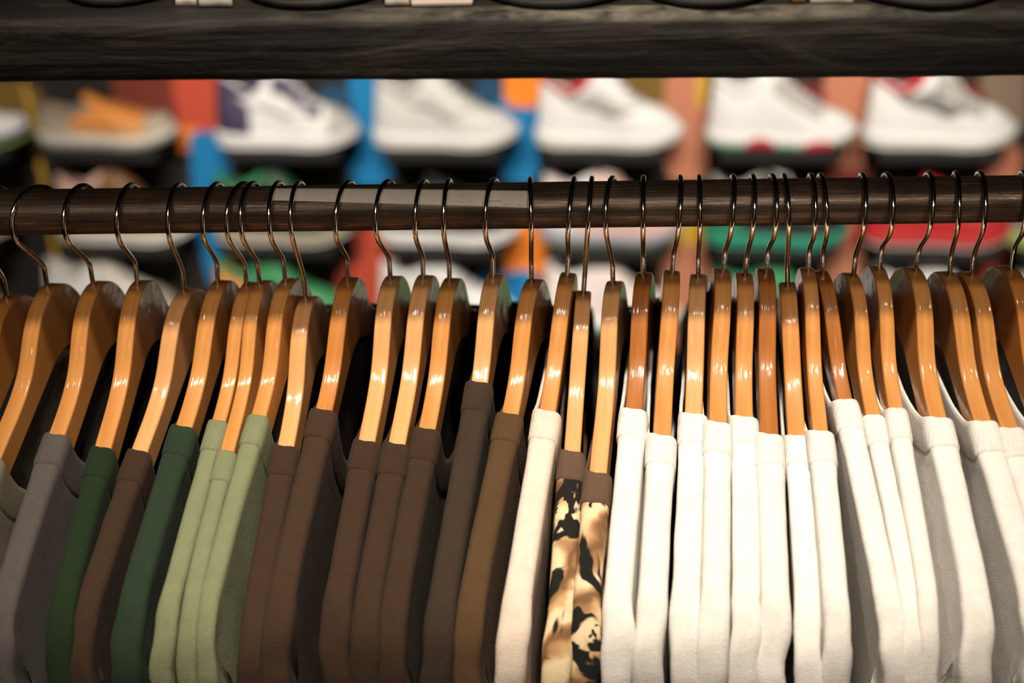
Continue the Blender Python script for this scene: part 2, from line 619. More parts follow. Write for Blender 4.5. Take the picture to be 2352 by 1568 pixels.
def build_shelf():
    """thick plank: a rounded front edge profile swept along x with small dents"""
    prof = []
    zb, zt, yf, yb = SH_B0, SH_T0, SH_F, 0.30
    prof += [(yb, zb), (0.1, zb), (yf + 0.02, zb), (yf + 0.004, zb)]
    prof += [(yf + 0.0012, zb + 0.0012), (yf, zb + 0.004)]
    for k in range(1, 8):
        prof.append((yf - 0.0008 * math.sin(math.pi * k / 8), lerp(zb + 0.004, zt - 0.006, k / 8)))
    prof += [(yf, zt - 0.006), (yf + 0.0010, zt - 0.0030), (yf + 0.0032, zt - 0.0010), (yf + 0.0065, zt)]
    prof += [(yf + 0.02, zt), (0.0, zt), (0.1, zt), (0.2, zt), (yb, zt)]
    n = 260
    V = []
    for i in range(n + 1):
        x = -RACK_X + 2 * RACK_X * i / n
        for (y, z) in prof:
            q = Vector((x * 14, y * 60, z * 60))
            front = 1.0 if y < yf + 0.03 else 0.15
            V.append((x, y + 0.0007 * front * noise.noise(q), RZ + z + x * SH_TILT + 0.0009 * front * noise.noise(q + Vector((9, 3, 5)))))
    m = len(prof)
    Fc = grid_faces(n + 1, m, close_v=True)
    Fc.append(tuple(range(m)))
    Fc.append(tuple(range(n * m, (n + 1) * m))[::-1])
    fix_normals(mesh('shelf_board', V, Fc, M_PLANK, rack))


build_shelf()
for sx in (-1, 1):
    bevel_box('side_post', (sx * 0.795 - 0.02, sx * 0.795 + 0.02, -0.03, 0.03, 0.0, RZ + 0.1), M_STEEL, rack)
    bevel_box('side_post', (sx * 0.795 - 0.02, sx * 0.795 + 0.02, 0.22, 0.28, 0.0, RZ + 0.11), M_STEEL, rack)

# ------------------------------------------------------------------ hangers
TOP = [(0, 0), (0.01, 0.0012), (0.019, 0.0048), (0.027, 0.0102), (0.0335, 0.0165), (0.039, 0.0235), (0.0442, 0.031), (0.0498, 0.0383), (0.057, 0.0452), (0.067, 0.052), (0.08, 0.0588), (0.1, 0.0675), (0.14, 0.086), (0.18, 0.106), (0.2, 0.1178), (0.2155, 0.131)]
LOW = [(.2165, .1365), (.205, .1385), (.18, .1270), (.14, .1078), (.10, .0902), (.06, .0720), (.035, .0605), (.015, .0520), (0, .0495)]
TOPS = [(p[0], p[1]) for p in catmull([(a, b, 0) for a, b in TOP], 4)]
LOWS = [(p[0], p[1]) for p in catmull([(a, b, 0) for a, b in LOW], 4)]


def arm_h(t):
    return interp(abs(t), TOPS)


def wood_mesh(thick, seed):
    half = TOPS + LOWS
    # closed outline in (y, z): front half (y<0) then back half
    pts = [(-t, -h) for t, h in half] + [(t, -h) for t, h in reversed(half[1:-1])]
    n = len(pts)
    nrm = []
    for i in range(n):
        a, b = Vector(pts[i - 1]), Vector(pts[(i + 1) % n])
        d = (b - a).normalized()
        nrm.append(Vector((d.y, -d.x)))
    # make the normals point outwards
    c = Vector((0, -0.03))
    if (Vector(pts[0]) - c).dot(nrm[0]) < 0:
        nrm = [-q for q in nrm]
    hw, bv = thick / 2, 0.0016
    rings = [(-hw, bv)] + [(-hw + bv * (1 - math.cos(a)), bv * (1 - math.sin(a))) for a in [math.pi / 8 * k for k in range(1, 5)]]
    rings = rings + [(-x, d) for x, d in reversed(rings)]
    V, Fc, sm = [], [], []
    for x, d in rings:
        for p, q in zip(pts, nrm):
            V.append((x + 0.0, p[0] - q.x * d, p[1] - q.y * d))
    for k in range(len(rings) - 1):
        for i in range(n):
            j = (i + 1) % n
            Fc.append((k * n + i, k * n + j, (k + 1) * n + j, (k + 1) * n + i))
            sm.append(True)
    for k, flip in ((0, True), (len(rings) - 1, False)):
        b0 = len(V)
        V += V[k * n:(k + 1) * n]
        f = tuple(range(b0, b0 + n))
        Fc.append(f if not flip else f[::-1])
        sm.append(False)
    return V, Fc, sm


def hook_mesh(zb, dyaw):
    """local frame: origin on top of the rail; wire runs over it and down to the wood at z=-zb"""
    R = 0.0225
    cz = -R
    zbend = -(zb - 0.0185)
    d = cz - zbend
    al = math.acos(min(0.999, R / d))
    path = [(0, -zb - 0.012), (0, -zb), (0, zbend - 0.004), (-0.0004, zbend - 0.0012), (-0.0016, zbend + 0.0012)]
    tp = (-R * math.sin(al), cz - R * math.cos(al))
    for t in (0.25, 0.5, 0.75):
        path.append((lerp(0, tp[0], t), lerp(zbend, tp[1], t)))
    a = math.pi / 2 + al - math.pi            # angle measured so that front is pi
    # go from the lower front tangent point over the top to behind the rail
    start = math.pi + (math.pi / 2 - al)
    end = math.radians(-28)
    for k in range(33):
        th = lerp(start, end, k / 32)
        path.append((R * math.cos(th), cz + R * math.sin(th)))
    c, s = math.cos(dyaw), math.sin(dyaw)
    P = [Vector((-y * s, y * c, z)) for y, z in path]
    V, Fc = tube(P, 0.00172, 12)
    # rounded tip
    return V, Fc


FIT = [  # x on the rail, sway, hook drop, hook turn, arm turn, distance of the shirt collar from the middle
    (-0.3640, 1.5, 0.0850, -20.0, -6.0, 0.1150),
    (-0.3325, 1.8, 0.0765, -31.3, -6.5, 0.1150),
    (-0.3013, 0.1, 0.0751, -15.4, -4.9, 0.0985),
    (-0.2662, 2.6, 0.0752, -8.3, -1.6, 0.1081),
    (-0.2319, 3.4, 0.0819, -4.6, -6.4, 0.1055),
    (-0.2059, 4.2, 0.0757, -8.8, -4.5, 0.0934),
    (-0.1878, 2.5, 0.0772, -15.5, -4.6, 0.0866),
    (-0.1809, 0.4, 0.0759, -9.6, -4.8, 0.1106),
    (-0.1627, 0.1, 0.0744, -5.8, -7.1, 0.0853),
    (-0.1480, 1.0, 0.0890, -5.0, -2.5, 0.0950),
    (-0.1140, 3.5, 0.0741, -11.5, -4.6, 0.0824),
    (-0.0870, 0.6, 0.0736, -13.4, -4.8, 0.1066),
    (-0.0614, 2.5, 0.0733, -7.6, -4.8, 0.1094),
    (-0.0437, 1.7, 0.0759, -3.7, -5.9, 0.0957),
    (-0.0132, 1.5, 0.0729, -9.8, -6.2, 0.0641),
    (0.0129, 0.6, 0.0772, 2.6, -9.5, 0.0833),
    (0.0426, 4.4, 0.0730, -4.9, -5.9, 0.0858),
    (0.0549, 4.2, 0.0874, -2.7, -1.9, 0.1023),
    (0.0677, -1.3, 0.0797, -10.9, -6.7, 0.1248),
    (0.0901, -0.4, 0.0735, -2.7, -6.5, 0.0838),
    (0.1154, 3.7, 0.0719, -1.0, -3.6, 0.1057),
    (0.1280, -0.8, 0.0750, -2.0, -5.7, 0.0859),
    (0.1514, 4.2, 0.0710, -1.8, -2.4, 0.0974),
    (0.1648, 2.3, 0.0744, -1.4, -2.6, 0.0892),
    (0.1783, 1.4, 0.0712, 1.9, -2.4, 0.1053),
    (0.1858, -4.3, 0.0824, -1.4, -4.3, 0.0955),
    (0.2042, -1.3, 0.0709, -0.4, -1.9, 0.1034),
    (0.2107, -4.3, 0.0736, -0.0, 2.2, 0.0777),
    (0.2387, 1.2, 0.0753, -2.4, 3.6, 0.0874),
    (0.2556, 0.6, 0.0702, 1.0, 1.1, 0.0873),
    (0.2836, 3.0, 0.0716, -1.9, 3.9, 0.0936),
    (0.3011, -1.9, 0.0752, -5.9, 4.1, 0.0934),
    (0.3176, -1.0, 0.0757, -3.2, 5.4, 0.0979),
    (0.3463, 0.6, 0.0713, -6.1, 6.5, 0.1050),
]
# tone of each hanger, shirt it carries
TONE = ('amber honey honey honey pale honey honey honey honey pale amber pale pale honey pale honey honey pale pale dark honey pale honey honey dark honey honey dark honey '
        'honey honey honey honey amber').split()
SHIRT = ('none beige grey green1 brown green2 sage sage sage brown brown2 brown brown brown charcoal olive cream camo camo '
         'white white white white white white white white white white white white white white white').split()
CLOTH = {
    'beige': (0.20, 0.18, 0.13), 'grey': (0.088, 0.078, 0.075), 'green1': (0.013, 0.026, 0.011), 'green2': (0.020, 0.036, 0.021), 'brown': (0.042, 0.024, 0.0145),
    'brown2': (0.047, 0.027, 0.016), 'sage': (0.185, 0.210, 0.118), 'charcoal': (0.040, 0.027, 0.019), 'olive': (0.082, 0.047, 0.022), 'cream': (0.70, 0.60, 0.51),
    'white': (0.76, 0.745, 0.715), 'camo': (0.115, 0.070, 0.047),
}
M_BODY = {k: cloth_mat('jersey_' + k, c) for k, c in CLOTH.items() if k != 'camo'}
M_RIB = {k: cloth_mat('rib_knit_' + k, c, rib=True) for k, c in CLOTH.items()}
M_CAMO = [camo_mat('camouflage_jersey', 1.0), camo_mat('camouflage_jersey', 2.0)]

ORD = ('first second third fourth fifth sixth seventh eighth ninth tenth eleventh twelfth thirteenth fourteenth fifteenth sixteenth').split()
SHIRT_LABEL, HANGER_LABEL = {}, {}
cnt = {}
W_TOTAL = SHIRT.count('white')
for i, s in enumerate(SHIRT):
    cnt[s] = cnt.get(s, 0) + 1
    k = cnt[s]
    if s == 'none':
        HANGER_LABEL[i] = 'half visible wooden hanger cut off by the left picture edge'
    elif s == 'beige':
        SHIRT_LABEL[i] = 'beige shirt corner hanging before the grey t-shirt at the rail start'
        HANGER_LABEL[i] = 'honey wooden hanger with a wide swung hook before the grey t-shirt'
    elif s == 'grey':
        SHIRT_LABEL[i] = 'slate grey crew neck t-shirt beside the dark green one'
        HANGER_LABEL[i] = 'honey wooden hanger carrying the slate grey t-shirt'
    elif s == 'green1':
        SHIRT_LABEL[i] = 'very dark green t-shirt between the grey shirt and a brown shirt'
        HANGER_LABEL[i] = 'honey wooden hanger carrying the dark green t-shirt beside the grey one'
    elif s == 'green2':
        SHIRT_LABEL[i] = 'forest green t-shirt between a brown shirt and the sage green shirts'
        HANGER_LABEL[i] = 'wooden hanger carrying the forest green t-shirt beside the sage shirts'
    elif s == 'sage':
        t = ('beside the forest green shirt', 'in the middle with its low collar', 'beside the brown shirts, collar highest')[k - 1]
        SHIRT_LABEL[i] = 'light sage green t-shirt ' + t
        HANGER_LABEL[i] = 'wooden hanger carrying the sage green t-shirt ' + t
    elif s in ('brown', 'brown2'):
        kk = sum(1 for q in SHIRT[:i] if q in ('brown', 'brown2'))
        t = ('between two dark green shirts', 'next to the sage green shirts', 'with wide draped neck, second after the sage shirts', 'third after the sage shirts',
             'fourth after the sage shirts', 'just before the ribbed charcoal brown shirt')[kk]
        SHIRT_LABEL[i] = 'dark brown t-shirt ' + t
        HANGER_LABEL[i] = 'wooden hanger carrying the dark brown t-shirt ' + t
    elif s == 'charcoal':
        SHIRT_LABEL[i] = 'charcoal brown ribbed t-shirt with the highest collar among the brown shirts'
        HANGER_LABEL[i] = 'pale wooden hanger carrying the charcoal brown shirt with the highest collar'
    elif s == 'olive':
        SHIRT_LABEL[i] = 'olive brown t-shirt with long ribbed collar before the cream shirt'
        HANGER_LABEL[i] = 'wooden hanger carrying the olive brown t-shirt before the cream one'
    elif s == 'cream':
        SHIRT_LABEL[i] = 'cream pink t-shirt between the olive brown and camouflage shirts'
        HANGER_LABEL[i] = 'wooden hanger carrying the cream t-shirt beside the camouflage shirts'
    elif s == 'camo':
        t = ('beside the cream shirt', 'beside the first white shirt, collar lowest')[k - 1]
        SHIRT_LABEL[i] = 'tan and black camouflage t-shirt with brown collar ' + t
        HANGER_LABEL[i] = 'pale wooden hanger carrying the camouflage t-shirt ' + t
    else:
        t = ORD[k - 1] + ' from the camouflage shirts'
        if k == W_TOTAL:
            t = 'last on the rail, cut off by the picture edge'
        SHIRT_LABEL[i] = 'white t-shirt with ribbed collar, ' + t
        HANGER_LABEL[i] = 'wooden hanger carrying the white t-shirt, ' + t


def hang_frames():
    out = []
    for (x, sw, zb, hy, by, tc) in FIT:
        Mr = Matrix.Rotation(rad(sw), 3, 'Y') @ Matrix.Rotation(rad(by), 3, 'Z')
        P = Vector((x, 0, RZ + RR + 0.0018))
        out.append((P, Mr))
    return out


FR = hang_frames()


def arm_point(i, t, dz=0.0):
    P, Mr = FR[i]
    return P + Mr @ Vector((0, -t, -FIT[i][2] - arm_h(t) + dz))


def build_hanger(i):
    x, sw, zb, hy, by, tc = FIT[i]
    P, Mr = FR[i]
    gap = 1.0
    for j in (i - 1, i + 1):
        if 0 <= j < len(FIT):
            for t in (0.0, 0.1, 0.2):
                gap = min(gap, abs(arm_point(i, t).x - arm_point(j, t).x))
    th = max(0.0098, min(0.0118, gap - 0.0003))
    root = empty('coat_hanger', P, Mr.to_euler())
    tag(root, HANGER_LABEL[i], 'hanger', 'wooden hangers along the rail')
    V, Fc = hook_mesh(zb, rad(hy - by))
    fix_normals(mesh('hook', V, Fc, M_CHROME, root))
    V, Fc, sm = wood_mesh(th, i)
    dx = 0.0
    V = [(v[0] + dx, v[1], v[2] - zb) for v in V]
    o = mesh('hanger_body', V, Fc, M_WOOD[TONE[i]], root, smooth=sm)
    fix_normals(o)
    return th


THICK = [build_hanger(i) for i in range(len(FIT))]


# ------------------------------------------------------------------ t-shirts
def build_shirt(i):
    kind = SHIRT[i]
    x, sw, zb, hy, by, tc = FIT[i]
    P, Mr = FR[i]
    rnd = random.Random(100 + i)
    root = empty('t_shirt', P + Mr @ Vector((0, 0, -zb)), Mr.to_euler())
    tag(root, SHIRT_LABEL[i], 't-shirt', 't-shirts on the wooden hangers')
    gap = 1.0
    for j in (i - 1, i + 1):
        if 0 <= j < len(FIT):
            for t in (0.11, 0.2):
                gap = min(gap, abs(arm_point(i, t).x - arm_point(j, t).x))
    th = THICK[i]
    r0 = max(th / 2 + 0.0013, min(0.0088, gap * 0.55))
    fl_max = max(0.0, min(0.28, gap * 0.5 / r0 - 1))
    seed = Vector((i * 7.3, i * 3.1, 0))
    qf, qb = 0.085 + rnd.uniform(-.01, .01), 0.030
    U_END, Q_END = 0.345, 0.60
    hc = arm_h(tc)
    slope = (arm_h(tc + .01) - arm_h(tc - .01)) / .02
    # path of the shoulder line: along the hanger, then bending over its end into the sleeve
    U1, NS = 0.190, 60
    sm = lambda v: (lambda c: c * c * (3 - 2 * c))(max(0.0, min(1.0, v)))
    ang = lambda a: lerp(rad(29), rad(86), sm((a - U1) / 0.085))
    tab = [(U1, -arm_h(U1))]
    du = (U_END + 0.01 - U1) / NS
    for k in range(NS):
        a = ang(U1 + (k + 0.5) * du)
        tab.append((tab[-1][0] + math.cos(a) * du, tab[-1][1] - math.sin(a) * du))

    def ridge(u):
        """(distance forward, height, drop direction) of the shoulder line"""
        a = abs(u)
        if a > U1:
            f = min(NS - 1e-6, (a - U1) / du)
            k = int(f)
            y, z = lerp(tab[k][0], tab[k + 1][0], f - k), lerp(tab[k][1], tab[k + 1][1], f - k)
            th = ang(a)
            wgt = sm((th - rad(29)) / rad(55)) * 0.5
            dy, dz = lerp(0, -math.sin(th), wgt), lerp(-1, -math.cos(th), wgt)
            n = math.hypot(dy, dz)
            return y, z + 0.0013, dy / n, dz / n
        if a >= tc:
            return a, -arm_h(a) + 0.0013, 0.0, -1.0
        return a, -hc + slope * (tc - a) * 0.6 + 0.0013, 0.0, -1.0

    def surf(u, q, out=0.0):
        s = 1 if q >= 0 else -1
        aq = abs(q)
        dr = max(0.0, aq - r0 * 1.2)
        end = sm((abs(u) - 0.19) / 0.05)
        fl = 1 + min(fl_max, dr * 3.0) + 0.10 * end
        wr = 0.0
        if dr > 0:
            k = min(1.0, dr / 0.05)
            wr = (noise.noise(Vector((u * 16, q * 5, 0)) + seed) * 0.0026 + noise.noise(Vector((u * 40, q * 9, 3)) + seed) * 0.0010) * k
        wr += noise.noise(Vector((u * 55, q * 55, 6)) + seed) * 0.0004
        wr += end * (noise.noise(Vector((u * 34, q * 24, 11)) + seed) * 0.0034 + noise.noise(Vector((u * 12, 4, 8)) + seed) * 0.0030)
        r = r0
        y, zz, dy, dz = ridge(u)
        lift = 0.0005 * noise.noise(Vector((u * 45, 1, 2)) + seed) + end * 0.0035 * noise.noise(Vector((u * 30, 5, q * 20)) + seed)
        ft = max(r * 0.32, r - 0.0052)                  # flat part, then a round shoulder, then the drop
        rc = r - ft
        if aq < ft:
            X, dn = aq, -out
        elif aq < ft + rc * math.pi / 2:
            a = (aq - ft) / rc
            X, dn = ft + (rc + out) * math.sin(a), rc - (rc + out) * math.cos(a)
        else:
            X, dn = r + out, rc + (aq - ft - rc * math.pi / 2)
        dn -= lift
        X *= fl
        sy = 1 if u >= 0 else -1
        return (s * X + wr, -sy * (y + dy * dn), zz + dz * dn)

    # directions around the neck opening
    half = [0, .025, .05, .075, .1, .125, .15, .18, .22, .28, .36, .46, .6, .76, .94, 1.12, 1.3, 1.45, math.pi / 2]
    th1 = half + [math.pi - a for a in reversed(half[:-1])]
    ths = th1 + [2 * math.pi - a for a in reversed(th1[1:-1])]

    def opening(t):
        qa = qf if math.sin(t) >= 0 else qb
        return tc * math.cos(t), qa * math.sin(t)

    TH_C = 1.0

    def outer(t):
        """edge of the garment: sleeve hem, then armpit and side seam, then the bottom hem"""
        c, s_ = math.cos(t), math.sin(t)
        a = math.acos(min(1, abs(c)))          # 0 on the ridge, pi/2 half way round
        sg = 1 if s_ >= 0 else -1
        ou, oq = opening(t)
        if a < 0.55:
            return math.copysign(U_END, c), oq * 0.7 + sg * (0.150 - abs(oq) * 0.7) * (a / 0.55) ** 3
        if a < TH_C:
            f = (a - 0.55) / (TH_C - 0.55)
            return math.copysign(interp(f, [(0, U_END), (.35, .31), (.7, .255), (1, .215)]), c), sg * interp(f, [(0, .150), (.35, .27), (.7, .44), (1, Q_END)])
        f = (a - TH_C) / (math.pi / 2 - TH_C)
        return math.copysign(0.215 * (1 - f), c), sg * Q_END

    BAND = 0.0215 + rnd.uniform(-.0015, .0015)
    # collar band
    N = len(ths)
    V, uv = [], []
    arc = 0
    prev = None
    steps = [(0.0035, -0.0012), (0.0006, -0.0008), (0.0, 0.0004), (0.0006, 0.0012), (0.004, 0.0015), (BAND * 0.5, 0.0015), (BAND - 0.002, 0.0014), (BAND - 0.0004, 0.0009), (BAND, -0.0002)]
    ulist = []
    for t in ths + [ths[0] + 2 * math.pi]:
        ou, oq = opening(t)
        if prev:
            arc += math.hypot(ou - prev[0], oq - prev[1])
        prev = (ou, oq)
        ulist.append(arc)
    for k, t in enumerate(ths):
        ou, oq = opening(t)
        bu, bq = outer(t)
        n = Vector((math.cos(t) / tc, math.sin(t) / (qf if math.sin(t) >= 0 else qb)))
        n.normalize()
        for d, off in steps:
            V.append(surf(ou + n.x * d, oq + n.y * d, off))
            uv.append((ulist[k], d))
    fc = grid_faces(N, len(steps), close_u=True)
    cm = M_RIB[kind]
    co = mesh('collar', V, fc, cm, root, uv=uv)
    # body panel from under the band outwards
    rho = [0.0, 0.015, 0.035, 0.06] + [0.095 + 0.905 * k / 26 for k in range(27)]
    V, uv = [], []
    for t in ths:
        ou, oq = opening(t)
        bu, bq = outer(t)
        n = Vector((math.cos(t) / tc, math.sin(t) / (qf if math.sin(t) >= 0 else qb)))
        n.normalize()
        su, sq = ou + n.x * (BAND - 0.003), oq + n.y * (BAND - 0.003)
        for k, p in enumerate(rho):
            u, q = lerp(su, bu, p), lerp(sq, bq, p)
            off = 0.0006 * math.exp(-((p * (abs(bu - su) + abs(bq - sq)) - 0.006) / 0.004) ** 2) if k else -0.0004
            V.append(surf(u, q, off))
            uv.append((u, q))
    bm = M_CAMO[cnt_camo[i]] if kind == 'camo' else M_BODY[kind]
    faces = {'shirt_body': [], 'front': [], 'rear': []}
    for f in grid_faces(N, len(rho), close_u=True):
        mu = sum(uv[v][0] for v in f) / 4
        mq = sum(abs(uv[v][1]) for v in f) / 4
        faces['shirt_body' if abs(mu) < 0.212 or mq > 0.17 else ('front' if mu > 0 else 'rear')].append(f)
    for key, fs in faces.items():
        used = sorted({v for f in fs for v in f})
        ix = {v: n for n, v in enumerate(used)}
        mesh('shirt_body' if key == 'shirt_body' else 'sleeve', [V[v] for v in used], [tuple(ix[v] for v in f) for f in fs], bm, root, uv=[uv[v] for v in used])


cnt_camo = {}
for i, s in enumerate(SHIRT):
    if s == 'camo':
        cnt_camo[i] = len(cnt_camo)
for i, s in enumerate(SHIRT):
    if s != 'none':
        build_shirt(i)


# ------------------------------------------------------------------ shoes
PAINT = {}


def paint(col, rough=0.55):
    key = (col, rough)
    if key not in PAINT:
        PAINT[key] = plain('shoe_leather_%d' % len(PAINT), col, rough, vary=0.05, scale=60)
    return PAINT[key]


WHITE, OFFW, GREY, LGREY = (0.74, 0.73, 0.715), (0.62, 0.58, 0.50), (0.20, 0.19, 0.18), (0.42, 0.40, 0.37)
RED, PURP, ORNG, TAN, GREEN, BLACK, PINK, NAVY, BROWN = ((0.45, 0.02, 0.02), (0.055, 0.04, 0.09), (0.75, 0.27, 0.05), (0.36, 0.30, 0.22), (0.03, 0.22, 0.09),
                                                        (0.015, 0.014, 0.013), (0.66, 0.42, 0.36), (0.002, 0.004, 0.022), (0.20, 0.09, 0.035))
LIME = (0.35, 0.45, 0.10)


def shoe(label, loc, rotz, upper=WHITE, mid=WHITE, outs=BLACK, lining=BLACK, toe=None, heel=None, stripe=None, laces=None, eyestay=None, height='mid', sole_patch=None,
         lift=1.0, slope_front=False, group='sneakers on the shoe wall', tongue=None):
    """toe towards +x of its own frame, sole on z=0"""
    root = empty('sneaker', loc, (0, 0, rotz))
    tag(root, label, 'shoe', group)
    hw = [(0, .012), (.012, .028), (.04, .036), (.10, .036), (.14, .036), (.19, .046), (.22, .048), (.25, .043), (.275, .030), (.287, .016), (.29, .004)]
    spring = lambda x: lift * 0.018 * max(0.0, (x - 0.19) / 0.10) ** 2 + 0.004 * max(0.0, (0.03 - x) / 0.03) ** 2
    ktop = {'low': .082, 'mid': .125, 'high': .150}[height]
    mh = lambda x: interp(x, [(0, .030), (.1, .027), (.2, .024), (.29, .022)])
    if height == 'low':
        top = [(0, ktop * .96), (.025, ktop * .98), (.06, ktop * .88), (.09, ktop * .90), (.115, ktop * 1.05), (.135, ktop * 1.02), (.165, .083), (.195, .072), (.225, .062), (.25, .056)]
    elif slope_front:
        top = [(0, ktop * .94), (.022, ktop * .92), (.06, ktop * .78), (.09, ktop * .86), (.115, ktop * 1.04), (.135, ktop * 1.02), (.165, .116), (.195, .092), (.225, .075), (.25, .064)]
    else:
        top = [(0, ktop * .94), (.022, ktop * .92), (.06, ktop * .76), (.09, ktop * .84), (.115, ktop * 1.04), (.142, ktop * 1.04), (.160, ktop * .95), (.178, .112), (.195, .092), (.22, .083), (.245, .073)]
    top += [(.268, .056), (.282, .042), (.29, .026)]
    xs = [0, .003, .010, .02, .035, .05, .065, .08, .095, .11, .125, .14, .155, .17, .185, .2, .215, .23, .245, .258, .27, .279, .285, .2885, .29]

    def up(x, phi, out=0.0):
        z0 = mh(x) * 0.8 + spring(x)
        H = max(0.004, interp(x, top) - z0 + spring(x) * 0.6)
        wd = interp(x, hw) * 0.93 + out
        f = max(0.0, min(1.0, (0.15 - x) / 0.05))       # ankle part has steeper sides
        e = lerp(0.85, 0.45, f)
        cy, sy = math.cos(phi), math.sin(phi)
        lean = 1 - lerp(0.06, 0.30, f) * sy
        y = wd * math.copysign(abs(cy) ** e, cy) * lean
        xo = x + (0.010 * sy if x < 0.02 else 0.010 * sy * max(0, 1 - (x - .02) / .05)) - out * (1 if x < .01 else 0) + out * (1 if x > .283 else 0)
        return Vector((xo, y, z0 + (H + out) * abs(sy) ** 0.75))

    nph = 22
    V = [up(x, math.pi * k / nph) for x in xs for k in range(nph + 1)]
    Fc = grid_faces(len(xs), nph + 1)
    Fc += [tuple(range(nph + 1)), tuple(range((len(xs) - 1) * (nph + 1), len(xs) * (nph + 1)))[::-1]]
    fix_normals(mesh('upper', V, Fc, paint(upper), root))

    def patch(name, fx, n, m, mat, off=0.0015):
        V = [up(*fx(a / n, b / m), off) for a in range(n + 1) for b in range(m + 1)]
        o = mesh(name, V, grid_faces(n + 1, m + 1), mat, root)
        md = o.modifiers.new('t', 'SOLIDIFY')
        md.thickness = 0.0012
        return o

    # opening with its lining: a dark well framed by a padded rim
    rim, well = [], []
    for k in range(28):
        a = 2 * math.pi * k / 28
        x = 0.062 + 0.050 * math.cos(a)
        y = 0.023 * math.sin(a)
        z = interp(x, top) + 0.001 - 0.006 * abs(math.sin(a))
        rim.append(Vector((x, y, z)))
    V, Fc = tube(rim + [rim[0]], 0.006, 8, cap=False)
    fix_normals(mesh('collar_padding', V, Fc, paint(lining, 0.8), root))
    V = rim + [Vector((lerp(p.x, .062, .25), p.y * .7, p.z - 0.004)) for p in rim] + [Vector((.062, 0, interp(.062, top) + 0.003))]
    Fc = [(k, (k + 1) % 28, 28 + (k + 1) % 28, 28 + k) for k in range(28)] + [(28 + k, 28 + (k + 1) % 28, 56) for k in range(28)]
    mesh('lining', V, Fc, paint(lining, 0.9), root)
    # tongue
    V = []
    for a in range(7):
        t = a / 6
        x = lerp(.150, .104, t)
        for b in range(7):
            s = b / 6 - .5
            V.append((x, s * lerp(.030, .042, t), interp(.15, top) + lerp(-.004, ktop * 1.05 - interp(.15, top) + .016, t) - abs(s) ** 2 * .02))
    o = mesh('tongue', V, grid_faces(7, 7), paint(tongue or upper), root)
    o.modifiers.new('t', 'SOLIDIFY').thickness = 0.006
    # side panels
    if toe:
        patch('toe_cap', lambda a, b: (lerp(.236, .2895, a), math.pi * b), 8, 20, paint(toe))
    if heel:
        patch('heel_counter', lambda a, b: (lerp(.0005, lerp(.075, .02, abs(2 * b - 1) ** 0.01 * 0 + 0), a), lerp(0.0, 0.42 * math.pi, b)), 8, 8, paint(heel))
        patch('heel_counter', lambda a, b: (lerp(.0005, .075, a), math.pi - lerp(0.0, 0.42 * math.pi, b)), 8, 8, paint(heel))
    if eyestay:
        for s in (0, 1):
            patch('eyestay', lambda a, b, s=s: (lerp(.125, .222, a), (math.pi * s) + (1 - 2 * s) * lerp(0.20, 0.40, b) * math.pi), 10, 4, paint(eyestay), 0.002)
    if stripe:
        for s in (0, 1):
            def sw(a, b, s=s):
                x = lerp(.030, .200, a)
                mid_ = lerp(0.30, 0.06, math.sin(a * math.pi * 0.62)) if a < .8 else lerp(0.085, 0.22, (a - .8) / .2)
                wdt = 0.11 * math.sin(math.pi * min(1, a * 0.85 + 0.1)) ** 0.8
                return x, math.pi * s + (1 - 2 * s) * math.pi * (mid_ + (b - .5) * wdt + .06)
            patch('side_stripe', sw, 16, 3, paint(stripe), 0.0025)
    # laces across the instep
    for k in range(5):
        x = lerp(.142, .205, k / 4)
        pts = [up(x + (0.006 if j % 2 else 0), math.pi * lerp(.34, .66, j / 6), 0.004) for j in range(7)]
        V, Fc = tube(pts, 0.0035, 6, squash=0.5)
        mesh('lace', V, Fc, paint(laces or upper), root)
    # midsole and outsole: foot outline extruded with toe spring
    ol = [(x, interp(x, hw) * 1.04 + .002) for x in xs]
    out = [(x, -y) for x, y in ol] + [(x, y) for x, y in reversed(ol)]
    out = [(x - .004 * (1 - min(1, x / .02)) + .004 * max(0, (x - .28) / .01), y) for x, y in out]

    def slab(name, z0, z1, mat, inset=0.0):
        V, n = [], len(out)
        rows = [(0.0, 0.004 + inset), (0.15, inset), (0.5, -0.001 + inset), (0.85, inset), (1.0, 0.003 + inset)]
        for f, ins in rows:
            for x, y in out:
                s = 1 - ins / 0.045
                V.append(((x - .145) * (1 - ins / .145) + .145, y * s, lerp(z0(x), z1(x), f) + spring(x)))
        Fc = grid_faces(len(rows), n, close_v=True)
        Fc += [tuple(range(n)), tuple(range((len(rows) - 1) * n, len(rows) * n))[::-1]]
        return fix_normals(mesh(name, V, Fc, mat, root))
    slab('midsole', lambda x: 0.006, mh, paint(mid, 0.6))
    slab('outsole', lambda x: 0.0, lambda x: 0.0065, paint(outs, 0.8), 0.001)
    if sole_patch:
        for x0, x1 in ((.075, .130), (.185, .245)):
            V = []
            for a in range(9):
                x = lerp(x0, x1, a / 8)
                for z in (.001, .5, 1.0):
                    zz = 0.002 + (mh(x) - .004) * (z if z < 1 else 1) * (0.55 + 0.45 * math.sin(math.pi * a / 8))
                    V.append((x, -(interp(x, hw) * 1.04 + .0045), zz + spring(x)))
            o = mesh('sole_insert', V, grid_faces(9, 3), paint(sole_patch), root)
            o.modifiers.new('t', 'SOLIDIFY').thickness = 0.004
    return root


LEDGE_D, LEDGE_T = 0.135, 0.022


def wall_pt(u, z, off):
    p = W0 + WU * u - WN * off
    return Vector((p.x, p.y, z))


ROW_Z = []
for py in (346, 569, 764):
    ROW_Z.append(on_wall(1176, py, 0.125)[1])

